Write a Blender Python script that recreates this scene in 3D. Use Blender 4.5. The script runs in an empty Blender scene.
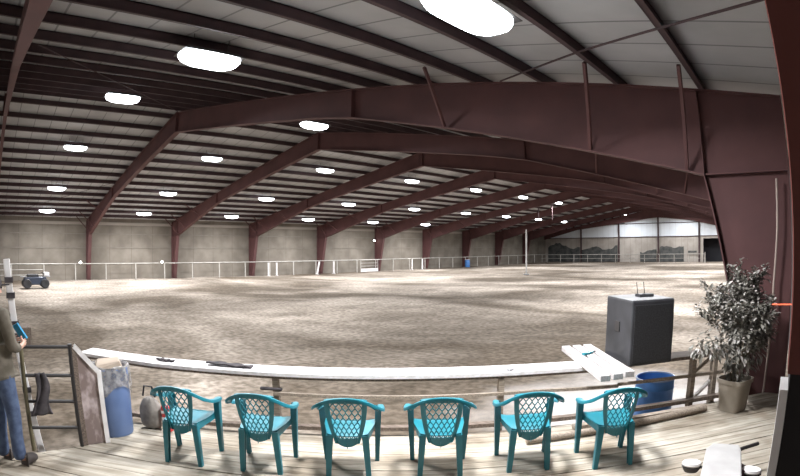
import bpy, bmesh, math, random
from mathutils import Vector, Matrix, noise
sc = bpy.context.scene
COL = sc.collection
R = math.radians

# ------------------------------------------------------------------ camera
YAW = R(43.7646)
CAM = Vector((19.8124, 0.0144, 2.3947))
def set_camera():
    cd = bpy.data.cameras.new('camera'); co = bpy.data.objects.new('camera', cd); COL.objects.link(co)
    cd.type = 'PANO'; cd.sensor_width = 36.0
    cd.panorama_type = 'FISHEYE_LENS_POLYNOMIAL'; cd.fisheye_fov = R(160)
    cd.fisheye_polynomial_k0 = 0.0
    cd.fisheye_polynomial_k1 = -4.24921801e-02
    cd.fisheye_polynomial_k2 = 1.52240880e-04
    cd.fisheye_polynomial_k3 = -3.55595770e-05
    cd.fisheye_polynomial_k4 = 1.21096010e-06
    cd.clip_start = 0.01; cd.clip_end = 500
    p, ro = R(1.0678), R(-0.2441)
    fw = Vector((-math.sin(YAW)*math.cos(p), math.cos(YAW)*math.cos(p), math.sin(p)))
    r = Vector((math.cos(YAW), math.sin(YAW), 0)); u = r.cross(fw)
    r2 = r*math.cos(ro) + u*math.sin(ro); u2 = u*math.cos(ro) - r*math.sin(ro)
    M = Matrix((r2, u2, -fw)).transposed().to_4x4(); M.translation = CAM
    co.matrix_world = M
    sc.camera = co
set_camera()

# ------------------------------------------------------------------ world, exposure
w = bpy.data.worlds.new('world'); sc.world = w; w.use_nodes = True
w.node_tree.nodes['Background'].inputs[0].default_value = (0.45, 0.5, 0.6, 1)
w.node_tree.nodes['Background'].inputs[1].default_value = 0.02
sc.view_settings.view_transform = 'Standard'
sc.view_settings.look = 'None'
sc.view_settings.exposure = 0.62
sc.view_settings.gamma = 1.0
sc.view_settings.use_curve_mapping = False
LAMP = 9.0         # visible glow of the diffusers
WATT = 330.0        # downward light of each high-bay lamp

# ------------------------------------------------------------------ helpers
rh = Vector((math.cos(YAW), math.sin(YAW), 0)); fh = Vector((-math.sin(YAW), math.cos(YAW), 0))
def D(a, b, z=0.0):
    """deck frame: a along the rail, b towards the arena -> world"""
    return Vector((CAM.x, CAM.y, 0)) + a*rh + b*fh + Vector((0, 0, z))

class MB:
    def __init__(s): s.v = []; s.f = []; s.m = []
    def add(s, vs, fs, mi=0):
        n = len(s.v); s.v += [Vector(v) for v in vs]; s.f += [tuple(i+n for i in f) for f in fs]; s.m += [mi]*len(fs)
    def hexa(s, p, mi=0):   # 8 points: bottom 4 ccw, top 4 ccw
        s.add(p, [(3,2,1,0),(4,5,6,7),(0,1,5,4),(1,2,6,5),(2,3,7,6),(3,0,4,7)], mi)
    def box(s, x0, x1, y0, y1, z0, z1, T=None, mi=0):
        p = [Vector(q) for q in ((x0,y0,z0),(x1,y0,z0),(x1,y1,z0),(x0,y1,z0),(x0,y0,z1),(x1,y0,z1),(x1,y1,z1),(x0,y1,z1))]
        if T is not None: p = [T(q) if callable(T) else T @ q for q in p]
        s.hexa(p, mi)
    def bar(s, a, b, wd, ht, up=Vector((0,0,1)), wd2=None, ht2=None, mi=0):
        a = Vector(a); b = Vector(b); d = (b-a).normalized(); up = Vector(up)
        if abs(d.dot(up)) > 0.98: up = Vector((0,1,0))
        x = d.cross(up).normalized(); y = x.cross(d)
        w2 = wd if wd2 is None else wd2; h2 = ht if ht2 is None else ht2
        p = []
        for c, ww, hh in ((a, wd, ht), (b, w2, h2)):
            for sx, sy in ((-1,-1),(1,-1),(1,1),(-1,1)): p.append(c + x*sx*ww/2 + y*sy*hh/2)
        s.hexa(p, mi)
    def tube(s, pts, r, n=10, cap=True, mi=0, closed=False):
        pts = [Vector(p) for p in pts]; rs = r if isinstance(r, (list, tuple)) else [r]*len(pts)
        base = len(s.v); prev = None; m = len(pts)
        for i, p in enumerate(pts):
            if closed: d = (pts[(i+1) % m]-pts[i-1]).normalized()
            else: d = (pts[min(i+1, m-1)]-pts[max(i-1, 0)]).normalized()
            if prev is None:
                prev = d.orthogonal().normalized()
            x = (prev - d*prev.dot(d)).normalized(); prev = x; y = d.cross(x)
            for k in range(n):
                t = 2*math.pi*k/n; s.v.append(p + (x*math.cos(t)+y*math.sin(t))*rs[i])
        for i in range(m if closed else m-1):
            j = (i+1) % m
            for k in range(n):
                s.f.append((base+i*n+k, base+i*n+(k+1) % n, base+j*n+(k+1) % n, base+j*n+k)); s.m.append(mi)
        if cap and not closed:
            s.f.append(tuple(base+k for k in range(n))[::-1]); s.m.append(mi)
            s.f.append(tuple(base+(m-1)*n+k for k in range(n))); s.m.append(mi)
    def lathe(s, prof, c=(0,0,0), n=28, mi=0, sx=1, sy=1):
        c = Vector(c); base = len(s.v)
        for r, z in prof:
            for k in range(n):
                t = 2*math.pi*k/n; s.v.append(c + Vector((r*math.cos(t)*sx, r*math.sin(t)*sy, z)))
        for i in range(len(prof)-1):
            for k in range(n):
                s.f.append((base+i*n+k, base+i*n+(k+1) % n, base+(i+1)*n+(k+1) % n, base+(i+1)*n+k)); s.m.append(mi)
        if prof[0][0] > 1e-4: s.f.append(tuple(base+k for k in range(n))[::-1]); s.m.append(mi)
        if prof[-1][0] > 1e-4: s.f.append(tuple(base+(len(prof)-1)*n+k for k in range(n))); s.m.append(mi)
    def prism(s, pts, off, mi=0):      # polygon pts extruded by vector off
        n = len(pts); pts = [Vector(p) for p in pts]; off = Vector(off)
        s.add(pts + [p+off for p in pts], [tuple(range(n))[::-1], tuple(range(n, 2*n))] + [(i, (i+1) % n, n+(i+1) % n, n+i) for i in range(n)], mi)
    def sheet(s, fn, nu, nv, th=0.0, mi=0):   # thick surface fn(u,v)->(point), th along normal
        P = [[Vector(fn(i/nu, j/nv)) for j in range(nv+1)] for i in range(nu+1)]
        def nrm(i, j):
            a = P[min(i+1, nu)][j]-P[max(i-1, 0)][j]; b = P[i][min(j+1, nv)]-P[i][max(j-1, 0)]
            c = a.cross(b); return c.normalized() if c.length > 1e-9 else Vector((0,0,1))
        vs = [P[i][j] for i in range(nu+1) for j in range(nv+1)]
        fs = [(i*(nv+1)+j, (i+1)*(nv+1)+j, (i+1)*(nv+1)+j+1, i*(nv+1)+j+1) for i in range(nu) for j in range(nv)]
        if th:
            N = len(vs); vs += [P[i][j]-nrm(i, j)*th for i in range(nu+1) for j in range(nv+1)]
            fs += [tuple(N+k for k in f[::-1]) for f in fs]
            ring = [i*(nv+1) for i in range(nu+1)] + [nu*(nv+1)+j for j in range(1, nv+1)] + [i*(nv+1)+nv for i in range(nu-1, -1, -1)] + [j for j in range(nv-1, 0, -1)]
            for k in range(len(ring)):
                a, b = ring[k], ring[(k+1) % len(ring)]; fs.append((b, a, a+N, b+N))
        s.add(vs, fs, mi)
    def build(s, name, mat, parent=None, smooth=False, bevel=0, seg=2, origin=None):
        me = bpy.data.meshes.new(name)
        org = Vector(origin) if origin is not None else Vector((0,0,0))
        me.from_pydata([v-org for v in s.v], [], s.f); me.update()
        mats = mat if isinstance(mat, (list, tuple)) else [mat]
        for m in mats: me.materials.append(m)
        if len(mats) > 1: me.polygons.foreach_set('material_index', s.m)
        bm = bmesh.new(); bm.from_mesh(me); bmesh.ops.recalc_face_normals(bm, faces=bm.faces); bm.to_mesh(me); bm.free()
        if smooth:
            me.polygons.foreach_set('use_smooth', [True]*len(me.polygons))
            try: me.set_sharp_from_angle(angle=R(smooth if smooth > 1 else 40))
            except Exception: pass
        o = bpy.data.objects.new(name, me); COL.objects.link(o); o.location = org
        if parent is not None: o.parent = parent
        if bevel:
            b = o.modifiers.new('bevel', 'BEVEL'); b.width = bevel; b.segments = seg; b.limit_method = 'ANGLE'; b.angle_limit = R(35)
        return o

def tag(o, label=None, cat=None, group=None, kind=None):
    if label: o['label'] = label
    if cat: o['category'] = cat
    if group: o['group'] = group
    if kind: o['kind'] = kind
    return o
def thing(name, label, cat, loc=(0,0,0), rz=0.0, group=None):
    o = bpy.data.objects.new(name, None); COL.objects.link(o); o.empty_display_size = 0.1
    o.location = loc; o.rotation_euler = (0, 0, rz)
    return tag(o, label, cat, group)
def copy_tree(o, parent=None):
    c = o.copy(); COL.objects.link(c)
    if parent is not None: c.parent = parent
    for ch in [x for x in KIDS.get(o.name, [])]: copy_tree(ch, c)
    return c
KIDS = {}
def index_kids(root):
    bpy.context.view_layer.update()
    for ch in root.children:
        KIDS.setdefault(root.name, []).append(ch); index_kids(ch)

# ------------------------------------------------------------------ materials
def mat(name, col, rough=0.6, metal=0.0, spec=0.5):
    m = bpy.data.materials.new(name); m.use_nodes = True; b = m.node_tree.nodes['Principled BSDF']
    b.inputs['Base Color'].default_value = (*col, 1); b.inputs['Roughness'].default_value = rough
    b.inputs['Metallic'].default_value = metal; b.inputs['Specular IOR Level'].default_value = spec
    return m
def nmat(name, c1, c2, scale=4.0, rough=0.7, detail=4, stretch=(1,1,1), lo=0.35, hi=0.65, bump=0.0, rot=0.0, metal=0.0, distort=0.0, coord='Object'):
    m = mat(name, c1, rough, metal); nt = m.node_tree; N = nt.nodes; L = nt.links; b = N['Principled BSDF']
    tc = N.new('ShaderNodeTexCoord'); mp = N.new('ShaderNodeMapping'); mp.inputs['Scale'].default_value = stretch
    mp.inputs['Rotation'].default_value = (0, 0, rot)
    nz = N.new('ShaderNodeTexNoise'); nz.inputs['Scale'].default_value = scale; nz.inputs['Detail'].default_value = detail
    nz.inputs['Distortion'].default_value = distort
    rp = N.new('ShaderNodeValToRGB'); rp.color_ramp.elements[0].position = lo; rp.color_ramp.elements[1].position = hi
    rp.color_ramp.elements[0].color = (*c1, 1); rp.color_ramp.elements[1].color = (*c2, 1)
    L.new(tc.outputs[coord], mp.inputs[0]); L.new(mp.outputs[0], nz.inputs['Vector']); L.new(nz.outputs[0], rp.inputs[0])
    L.new(rp.outputs[0], b.inputs['Base Color'])
    if bump:
        bp = N.new('ShaderNodeBump'); bp.inputs['Strength'].default_value = bump; bp.inputs['Distance'].default_value = 0.02
        L.new(nz.outputs[0], bp.inputs['Height']); L.new(bp.outputs[0], b.inputs['Normal'])
    return m
M_red = nmat('red_oxide_steel', (0.080, 0.032, 0.032), (0.105, 0.042, 0.041), scale=1.2, rough=0.75)
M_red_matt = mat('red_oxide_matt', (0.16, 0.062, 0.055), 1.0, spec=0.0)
M_purlin = nmat('purlin_red_steel', (0.050, 0.027, 0.030), (0.070, 0.038, 0.041), scale=2, rough=0.7)
M_white = nmat('white_paint', (0.78, 0.76, 0.76), (0.62, 0.59, 0.58), scale=6, rough=0.5)
M_pipe = nmat('white_pipe', (0.46, 0.44, 0.41), (0.34, 0.32, 0.29), scale=3, rough=0.5)
M_dark = mat('dark_metal', (0.025, 0.022, 0.022), 0.5)
M_black = nmat('black_plastic', (0.018, 0.018, 0.020), (0.035, 0.035, 0.04), scale=3, rough=0.55)
M_gray = mat('grey_metal', (0.28, 0.28, 0.29), 0.45, 0.4)
M_woodg = nmat('weathered_wood', (0.20, 0.16, 0.125), (0.34, 0.285, 0.23), scale=5, stretch=(1.0, 14, 14), rough=0.85, rot=-YAW, bump=0.2, coord='Object')
M_woodd = nmat('dark_weathered_wood', (0.10, 0.075, 0.06), (0.20, 0.155, 0.125), scale=5, stretch=(1.0, 12, 12), rough=0.85, rot=-YAW)
M_teal = nmat('teal_plastic', (0.007, 0.145, 0.19), (0.010, 0.17, 0.22), scale=3, rough=0.38)
M_blue = nmat('blue_plastic', (0.05, 0.17, 0.45), (0.07, 0.22, 0.55), scale=4, rough=0.45)
M_steelblue = nmat('faded_blue_plastic', (0.10, 0.16, 0.32), (0.13, 0.20, 0.38), scale=4, rough=0.45)
def emis(name, col, st):
    m = mat(name, col); b = m.node_tree.nodes['Principled BSDF']
    b.inputs['Emission Color'].default_value = (*col, 1); b.inputs['Emission Strength'].default_value = st
    return m
M_lamp = emis('lamp_diffuser', (0.90, 0.95, 1.0), LAMP)

def dirt_material():
    m = mat('arena_dirt', (0.3, 0.25, 0.2), 0.95, spec=0.15); nt = m.node_tree; N = nt.nodes; L = nt.links; b = N['Principled BSDF']
    tc = N.new('ShaderNodeTexCoord')
    def nz(scale, stretch, detail=5, rot=0.0, dist=0.0, loc=(0,0,0)):
        mp = N.new('ShaderNodeMapping'); mp.inputs['Scale'].default_value = stretch; mp.inputs['Rotation'].default_value = (0,0,rot); mp.inputs['Location'].default_value = loc
        n = N.new('ShaderNodeTexNoise'); n.inputs['Scale'].default_value = scale; n.inputs['Detail'].default_value = detail; n.inputs['Distortion'].default_value = dist
        L.new(tc.outputs['Object'], mp.inputs[0]); L.new(mp.outputs[0], n.inputs['Vector']); return n
    def ramp(src, lo, hi, c1, c2):
        rp = N.new('ShaderNodeValToRGB'); e = rp.color_ramp.elements; e[0].position = lo; e[1].position = hi; e[0].color = (*c1, 1); e[1].color = (*c2, 1)
        L.new(src.outputs[0], rp.inputs[0]); return rp
    def mix(kind, a, bb, f=1.0):
        x = N.new('ShaderNodeMix'); x.data_type = 'RGBA'; x.blend_type = kind; x.inputs[0].default_value = f
        L.new(a.outputs[0] if a.bl_idname != 'ShaderNodeMix' else a.outputs[2], x.inputs[6]); L.new(bb.outputs[0], x.inputs[7]); return x
    big = ramp(nz(0.085, (1.0, 1.5, 1), 4, 0.3, 0.7), 0.41, 0.62, (0.130, 0.104, 0.080), (0.45, 0.395, 0.345))
    mid = ramp(nz(0.8, (1.0, 0.55, 1), 7, 0.6, 0.8), 0.32, 0.68, (0.72, 0.71, 0.69), (1.14, 1.14, 1.14))
    fine = ramp(nz(7.0, (1, 1, 1), 9), 0.36, 0.64, (0.62, 0.61, 0.58), (1.18, 1.18, 1.18))
    x = mix('MULTIPLY', big, mid); y = mix('MULTIPLY', x, fine)
    # pale patch beside the right half of the deck
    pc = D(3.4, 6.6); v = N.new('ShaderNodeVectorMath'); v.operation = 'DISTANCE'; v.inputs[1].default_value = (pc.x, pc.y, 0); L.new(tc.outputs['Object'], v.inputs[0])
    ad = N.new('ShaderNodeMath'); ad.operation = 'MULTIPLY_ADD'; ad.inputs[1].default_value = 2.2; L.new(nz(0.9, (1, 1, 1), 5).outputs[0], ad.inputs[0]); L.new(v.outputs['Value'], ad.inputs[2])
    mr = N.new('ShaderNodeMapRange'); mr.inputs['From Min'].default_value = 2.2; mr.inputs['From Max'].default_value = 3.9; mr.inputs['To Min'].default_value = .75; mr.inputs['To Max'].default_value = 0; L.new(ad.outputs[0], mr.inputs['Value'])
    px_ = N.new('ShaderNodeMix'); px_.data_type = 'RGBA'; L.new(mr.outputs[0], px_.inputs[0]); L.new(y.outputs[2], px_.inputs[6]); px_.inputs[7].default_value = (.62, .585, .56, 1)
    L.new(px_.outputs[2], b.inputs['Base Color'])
    bp = N.new('ShaderNodeBump'); bp.inputs['Strength'].default_value = 0.8; bp.inputs['Distance'].default_value = 0.06
    L.new(nz(3.5, (1,1,1), 8, loc=(3,1,0)).outputs[0], bp.inputs['Height']); L.new(bp.outputs[0], b.inputs['Normal'])
    return m
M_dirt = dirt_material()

def striped(name, base, line, axis, period, wd, rough=0.6, c2=None, nscale=0.6):
    """ribbed sheet: base colour with thin seams every `period` m along object axis"""
    m = mat(name, base, rough); nt = m.node_tree; N = nt.nodes; L = nt.links; b = N['Principled BSDF']
    tc = N.new('ShaderNodeTexCoord'); sx = N.new('ShaderNodeSeparateXYZ'); L.new(tc.outputs['Object'], sx.inputs[0])
    md = N.new('ShaderNodeMath'); md.operation = 'PINGPONG'; md.inputs[1].default_value = period/2; L.new(sx.outputs[axis], md.inputs[0])
    lt = N.new('ShaderNodeMath'); lt.operation = 'LESS_THAN'; lt.inputs[1].default_value = wd/2; L.new(md.outputs[0], lt.inputs[0])
    nz = N.new('ShaderNodeTexNoise'); nz.inputs['Scale'].default_value = nscale; nz.inputs['Detail'].default_value = 5; L.new(tc.outputs['Object'], nz.inputs['Vector'])
    rp = N.new('ShaderNodeValToRGB'); e = rp.color_ramp.elements; e[0].position = 0.35; e[1].position = 0.65
    e[0].color = (*base, 1); e[1].color = (*(c2 or base), 1); L.new(nz.outputs[0], rp.inputs[0])
    mx = N.new('ShaderNodeMix'); mx.data_type = 'RGBA'; L.new(lt.outputs[0], mx.inputs[0]); L.new(rp.outputs[0], mx.inputs[6]); mx.inputs[7].default_value = (*line, 1)
    L.new(mx.outputs[2], b.inputs['Base Color'])
    return m
M_roof = striped('roof_sheet', (0.36, 0.36, 0.37), (0.20, 0.20, 0.205), 1, 0.76, 0.04, 0.7, (0.46, 0.46, 0.47))
M_wall = striped('wall_liner', (0.145, 0.125, 0.102), (0.115, 0.098, 0.08), 1, 1.9, 0.03, 0.8, (0.215, 0.19, 0.158), 0.8)
M_endlow = striped('end_wall_liner', (0.34, 0.305, 0.27), (0.22, 0.195, 0.17), 0, 0.95, 0.03, 0.8, (0.44, 0.40, 0.36), 0.8)
M_endtop = striped('end_wall_white_panel', (0.72, 0.77, 0.82), (0.6, 0.63, 0.66), 0, 0.95, 0.03, 0.7, (0.80, 0.85, 0.90), 0.5)

# ------------------------------------------------------------------ building dimensions
HW = 20.0; BAY = 7.56; NB = 10; LEN = BAY*NB; HE = 4.613; SL = 0.17815; HR = HE + SL*HW; YN = -1.3
def roofz(x): return HE + SL*(HW-abs(x))
DECK = 0.37

# floor
s = MB()
nx, ny = 60, 110
def flr(u, v):
    x = -HW-0.3 + u*(2*HW+0.6); y = YN-0.3 + v*(LEN+0.6-YN+0.3)
    z = 0.035*(noise.noise((x*0.35, y*0.3, 0)))+0.02*noise.noise((x*1.3, y*1.1, 3.0))
    return (x, y, z-0.02)
s.sheet(flr, nx*2, ny*2)
fl = s.build('floor', M_dirt, smooth=True); tag(fl, 'tan brown loose dirt arena floor with pale patches', None, kind='structure')

# walls
def struct(o, label): tag(o, label, None, kind='structure'); return o
s = MB(); s.box(-HW-0.15, -HW, YN, LEN, -0.1, HE); struct(s.build('wall_left', M_wall), 'long beige grey sheet metal wall on the far side of the arena')
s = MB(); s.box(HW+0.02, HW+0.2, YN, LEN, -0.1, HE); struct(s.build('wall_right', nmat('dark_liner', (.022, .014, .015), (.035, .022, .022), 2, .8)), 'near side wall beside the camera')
s = MB(); s.prism([(-HW, YN, -0.1), (HW, YN, -0.1), (HW, YN, HE), (0, YN, HR), (-HW, YN, HE)], (0, -0.15, 0)); struct(s.build('wall_near', nmat('end_liner_near', (.38, .36, .33), (.46, .44, .41), 2, .8)), 'end wall behind the viewing deck')
# far end wall: liner (with door opening x 7.27..10.8, z<3.35)
DX0, DX1, DZ = 7.3, 10.8, 3.35
s = MB()
s.box(-HW, DX0, LEN, LEN+0.15, -0.1, 3.7); s.box(DX1, HW, LEN, LEN+0.15, -0.1, 3.7); s.box(DX0, DX1, LEN, LEN+0.15, DZ, 3.7)
struct(s.build('wall_far', M_endlow), 'tan lower end wall at the far end of the arena')
s = MB()
s.prism([(-HW, LEN, 3.7), (HW, LEN, 3.7), (HW, LEN, HE), (0, LEN, HR), (-HW, LEN, HE)], (0, 0.15, 0))
struct(s.build('wall_far_upper', M_endtop), 'white upper panels of the far end wall')
s = MB(); s.box(DX0-0.6, DX1+0.6, LEN+2.5, LEN+2.6, -0.1, 4); s.box(DX0-.6, DX0-.5, LEN+.15, LEN+2.5, -.1, 4); s.box(DX1+.5, DX1+.6, LEN+.15, LEN+2.5, -.1, 4); s.box(DX0-.6, DX1+.6, LEN+.15, LEN+2.6, 3.9, 4.0)
s.box(DX0-.6, DX1+.6, LEN+.15, LEN+2.6, -.1, -.02)
struct(s.build('door_1', mat('dark_passage', (0.02, 0.02, 0.024), 0.9)), 'dark open doorway passage in the far end wall')

# roof sheets
s = MB()
s.prism([(-HW-0.2, YN, roofz(-HW)-0.2*SL), (0, YN, HR), (HW+0.2, YN, roofz(HW)-0.2*SL), (HW+0.2, YN, HE+0.15), (0, YN, HR+0.2), (-HW-0.2, YN, HE+0.15)], (0, LEN-YN+0.15, 0))
struct(s.build('ceiling', M_roof), 'pale ribbed metal roof sheets above red purlins')
# eave trim (light strip at head of the walls)
M_cream = mat('cream_trim', (0.34, 0.305, 0.27), 0.7)
s = MB(); s.box(-HW, -HW+0.06, YN, LEN, HE-0.5, HE-0.28); struct(s.build('trim_1', M_cream), 'cream eave strip along the far side wall')
s = MB(); s.box(HW-0.06, HW+.02, YN, LEN, HE-0.22, HE-0.02); struct(s.build('trim_2', M_cream), 'cream eave strip along the near side wall')
s = MB()
for z in (1.15, 2.35, 3.4): s.box(-HW, -HW+0.05, YN, LEN, z, z+0.07)
struct(s.build('trim_3', nmat('girt_grey', (0.17, 0.15, 0.125), (0.21, 0.185, 0.155), 2)), 'horizontal girts on the far side wall')
s = MB()
for z in (3.66, 5.66):
    hwz = HW if z < HE else (HR-z)/SL-0.2
    s.box(-hwz, hwz, LEN-0.12, LEN, z, z+0.10)
struct(s.build('trim_4', M_purlin), 'dark red girts across the far end wall')

# ------------------------------------------------------------------ purlins
PX = [18.70-1.385*k for k in range(14)]
words = ['first','second','third','fourth','fifth','sixth','seventh','eighth','ninth','tenth','eleventh','twelfth','thirteenth','fourteenth','fifteenth','sixteenth','seventeenth','eighteenth','nineteenth','twentieth']
for side, sn in ((1, 'near'), (-1, 'far')):
    for k, x0 in enumerate(PX):
        x = x0*side; z = roofz(x)-0.005
        s = MB()
        for (xa, xb, za, zb) in ((-.014, .014, -.205, 0), (-.07, .014, -.02, 0), (-.014, .07, -.205, -.185)):
            s.hexa([(x+xa, YN, z+za-SL*xa*side*(1 if za > -.1 else 1)), (x+xb, YN, z+za-SL*xb*side), (x+xb, LEN, z+za-SL*xb*side), (x+xa, LEN, z+za-SL*xa*side),
                    (x+xa, YN, z+zb-SL*xa*side), (x+xb, YN, z+zb-SL*xb*side), (x+xb, LEN, z+zb-SL*xb*side), (x+xa, LEN, z+zb-SL*xa*side)])
        o = s.build('roof_purlin', M_purlin, origin=(x, 0, z))
        tag(o, 'dark red roof purlin on the %s roof slope, %s up from the %s eave' % (sn, words[k], sn), 'roof beam', 'roof purlins')

# ------------------------------------------------------------------ steel frames
UND = [(0.0, 7.12), (9.9, 5.55), (11.2, 5.30), (18.63, 3.39)]
def und(x):
    x = abs(x)
    for (a, za), (b, zb) in zip(UND, UND[1:]):
        if x <= b: return za+(zb-za)*(x-a)/(b-a)
    return UND[-1][1]
FOOT = 19.38
def top(x): return roofz(x)-0.21
FW = 0.26
def flange(s, pts, y, th=0.018, wd=FW):
    for a, b in zip(pts, pts[1:]): s.bar((a[0], y, a[1]), (b[0], y, b[1]), wd, th, up=Vector((0,0,1)) if abs(b[0]-a[0]) > abs(b[1]-a[1]) else Vector((1,0,0)))
def bar_y(s, a, b, y, th, wd=None):
    wd = wd or FW  # flange segment between profile points, width along y
    a = Vector((a[0], y, a[1])); b = Vector((b[0], y, b[1])); d = (b-a).normalized(); n = Vector((0,1,0)).cross(d)
    p = []
    for c in (a, b):
        for sy, sn in ((-1,-1),(1,-1),(1,1),(-1,1)): p.append(c + Vector((0,1,0))*sy*wd/2 + n*sn*th/2)
    s.hexa(p)
fl_names = ['nearest', 'second', 'third', 'fourth', 'fifth', 'sixth', 'seventh', 'eighth', 'ninth']
def rafter_mesh(side, y):
    s = MB(); X = lambda x: x*side
    xs = [0, 5, 9.9, 11.2, 15, 18.63]
    s.prism([(X(x), y-.006, top(x)) for x in xs] + [(X(x), y-.006, und(x)) for x in xs[::-1]], (0, .012, 0))
    for a, b in zip(UND, UND[1:]): bar_y(s, (X(a[0]), a[1]), (X(b[0]), b[1]), y, .02)
    bar_y(s, (X(0), top(0)), (X(18.63), top(18.63)), y, .02)
    return s
def column_mesh(side, y):
    s = MB(); X = lambda x: x*side
    tk = 19.93
    s.prism([(X(18.63), y-.006, und(18.63)), (X(18.63), y-.006, top(18.63)), (X(tk), y-.006, top(tk)), (X(tk), y-.006, 0.0), (X(FOOT), y-.006, 0.0)], (0, .012, 0))
    bar_y(s, (X(18.63), 3.39), (X(FOOT), 0), y, .02); bar_y(s, (X(tk-.012), top(tk)), (X(tk-.012), 0), y, .02)
    bar_y(s, (X(18.63), top(18.63)), (X(tk), top(tk)), y, .02)
    s.box(min(X(FOOT-.08), X(tk)), max(X(FOOT-.08), X(tk)), y-.17, y+.17, 0, .025)
    return s
def stiff_meshes(side, y):
    X = lambda x: x*side; out = []
    for x in (11.2, 18.63): s = MB(); s.box(X(x)-.008, X(x)+.008, y-.12, y+.12, und(x)+.012, top(x)-.012); out.append(s)
    s = MB(); s.box(min(X(18.66), X(19.91)), max(X(18.66), X(19.91)), y-.12, y+.12, 3.38, 3.40); out.append(s)
    return out
def brace_mesh(side, y, x):
    s = MB(); sx = side*x
    dx = .25 if x > 18 else .48
    s.bar((sx, y-1.2, top(x)+.02), (sx-side*dx, y-.10, und(x-dx)+.03), .05, .05, up=(0, 1, 0))
    return s
for k in range(0, NB):
    y = k*BAY if k else 0.135
    if k == 0:
        lab = 'red steel end frame overhead whose rafter runs down the left edge of the photo'
    elif k == 1:
        lab = 'nearest full red steel arch frame, with the deep tapered column behind the potted plant'
    else:
        lab = 'red tapered steel arch frame, %s down the arena counting from the potted plant' % words[k-1]
    FW = .14 if k == 0 else .26
    fr = thing('steel_frame', lab, 'steel frame', (0, y, 0), 0, 'arena steel frames')
    for side in (1, -1):
        rafter_mesh(side, 0).build('rafter', M_red, fr)
        if not (k == 0 and side == 1): column_mesh(side, 0).build('column', M_red, fr)
        if not (k == 0 and side == 1): [q.build('stiffener_plate', M_red, fr) for q in stiff_meshes(side, 0)]
        for bx in (14.32, 17.25, 18.62):
            if k: brace_mesh(side, 0, bx).build('flange_brace', M_red, fr)
    s = MB(); s.box(-.012, .012, -.12, .12, und(0), top(0)); s.build('ridge_splice', M_red, fr)
# end wall frame: posts
ef = thing('end_wall_post', 'x', 'steel post'); bpy.data.objects.remove(ef)
for i, x in enumerate((-13.33, -6.67, 0, 6.67, 13.33)):
    s = MB(); s.box(x-.10, x+.10, LEN-.02, LEN, 0, roofz(x)-.22); s.box(x-.10, x+.10, LEN-.26, LEN-.24, 0, roofz(x)-.22); s.box(x-.006, x+.006, LEN-.25, LEN, 0, roofz(x)-.22)
    o = s.build('end_wall_post', M_purlin, origin=(x, LEN, 0))
    tag(o, ['dark steel post in the far end wall, nearest the far left corner', 'dark steel post in the far end wall, second from the left corner', 'tallest dark steel post in the middle of the far end wall', 'dark steel post in the far end wall just left of the dark doorway', 'dark steel post in the far end wall right of the dark doorway'][i], 'steel post', 'far end wall posts')
tt = MB(); tp = [(-19.95, 3.5), (-13.87, 4.97), (-7, 5.73), (-1.5, 6.4), (0, 6.51), (1.5, 6.4), (5.3, 6.0), (9.1, 5.2), (16, 4.3), (19.95, 3.5)]
tt.prism([(x, LEN-.45, z) for x, z in tp]+[(x, LEN-.45, roofz(x)-.21) for x in (19.95, 0, -19.95)], (0, .05, 0))
tag(tt.build('end_beam', M_red), 'deep red end beam along the gable of the far end wall', 'beam')
# rod bracing over first bay, near slope
s = MB(); s.tube([(15.2, 7.35, roofz(15.2)-.215), (17.44, 5.8, roofz(17.44)-.215), (19.9, 4.3, roofz(19.9)-.215)], .016, 6)
tag(s.build('bracing_rod', M_purlin), 'thin diagonal bracing rod crossing under the roof sheets at top right', 'rod')
for (x0, y0, x1, y1, lb) in ((-19, .4, -10, 7.4, 'thin diagonal rod under the far roof slope at the left edge of the photo'), (0.5, 7.3, 10, .5, 'thin diagonal rod near the ridge at the top left of the photo')):
    s = MB(); s.tube([(x0, y0, roofz(x0)-.22), (x1, y1, roofz(x1)-.22)], .014, 6); tag(s.build('bracing_rod', M_purlin), lb, 'rod')

# ------------------------------------------------------------------ high-bay lights
def lamp_proto():
    root = thing('high_bay_light', '', 'light')
    L_, W_ = 0.60, 0.27
    s = MB()
    s.hexa([(-W_, -L_, 0), (W_, -L_, 0), (W_, L_, 0), (-W_, L_, 0), (-W_+.10, -L_+.10, .09), (W_-.10, -L_+.10, .09), (W_-.10, L_-.10, .09), (-W_+.10, L_-.10, .09)])
    s.build('housing', M_dark, root, bevel=.01)
    s = MB(); n = 28; rings = [(.97, 0), (.96, -.05), (.88, -.11), (.66, -.16), (.3, -.18)]
    for q, z in rings:
        for k in range(n):
            t = 2*math.pi*k/n; ex = .6
            s.v.append(Vector((W_*q*math.copysign(abs(math.cos(t))**ex, math.cos(t)), L_*q*math.copysign(abs(math.sin(t))**ex, math.sin(t)), z-.004)))
    for i in range(len(rings)-1):
        for k in range(n): s.f.append((i*n+k, i*n+(k+1) % n, (i+1)*n+(k+1) % n, (i+1)*n+k)); s.m.append(0)
    s.f.append(tuple((len(rings)-1)*n+k for k in range(n))); s.m.append(0)
    s.build('diffuser', M_lamp, root, smooth=60)
    ld = bpy.data.lights.new('lamp_light', 'AREA'); ld.shape = 'RECTANGLE'; ld.size = .5; ld.size_y = 1.1; ld.energy = WATT; ld.color = (.97, .98, 1.0); ld.spread = R(170)
    lo = bpy.data.objects.new('lamp_light', ld); COL.objects.link(lo); lo.parent = root; lo.location = (0, 0, -.20)
    for y in (-.35, .35):
        s = MB(); s.tube([(0, y, .08), (0, y, .385)], .008, 6); s.build('hanger', M_dark, root)
    return root
lp = lamp_proto(); index_kids(lp)
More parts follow.
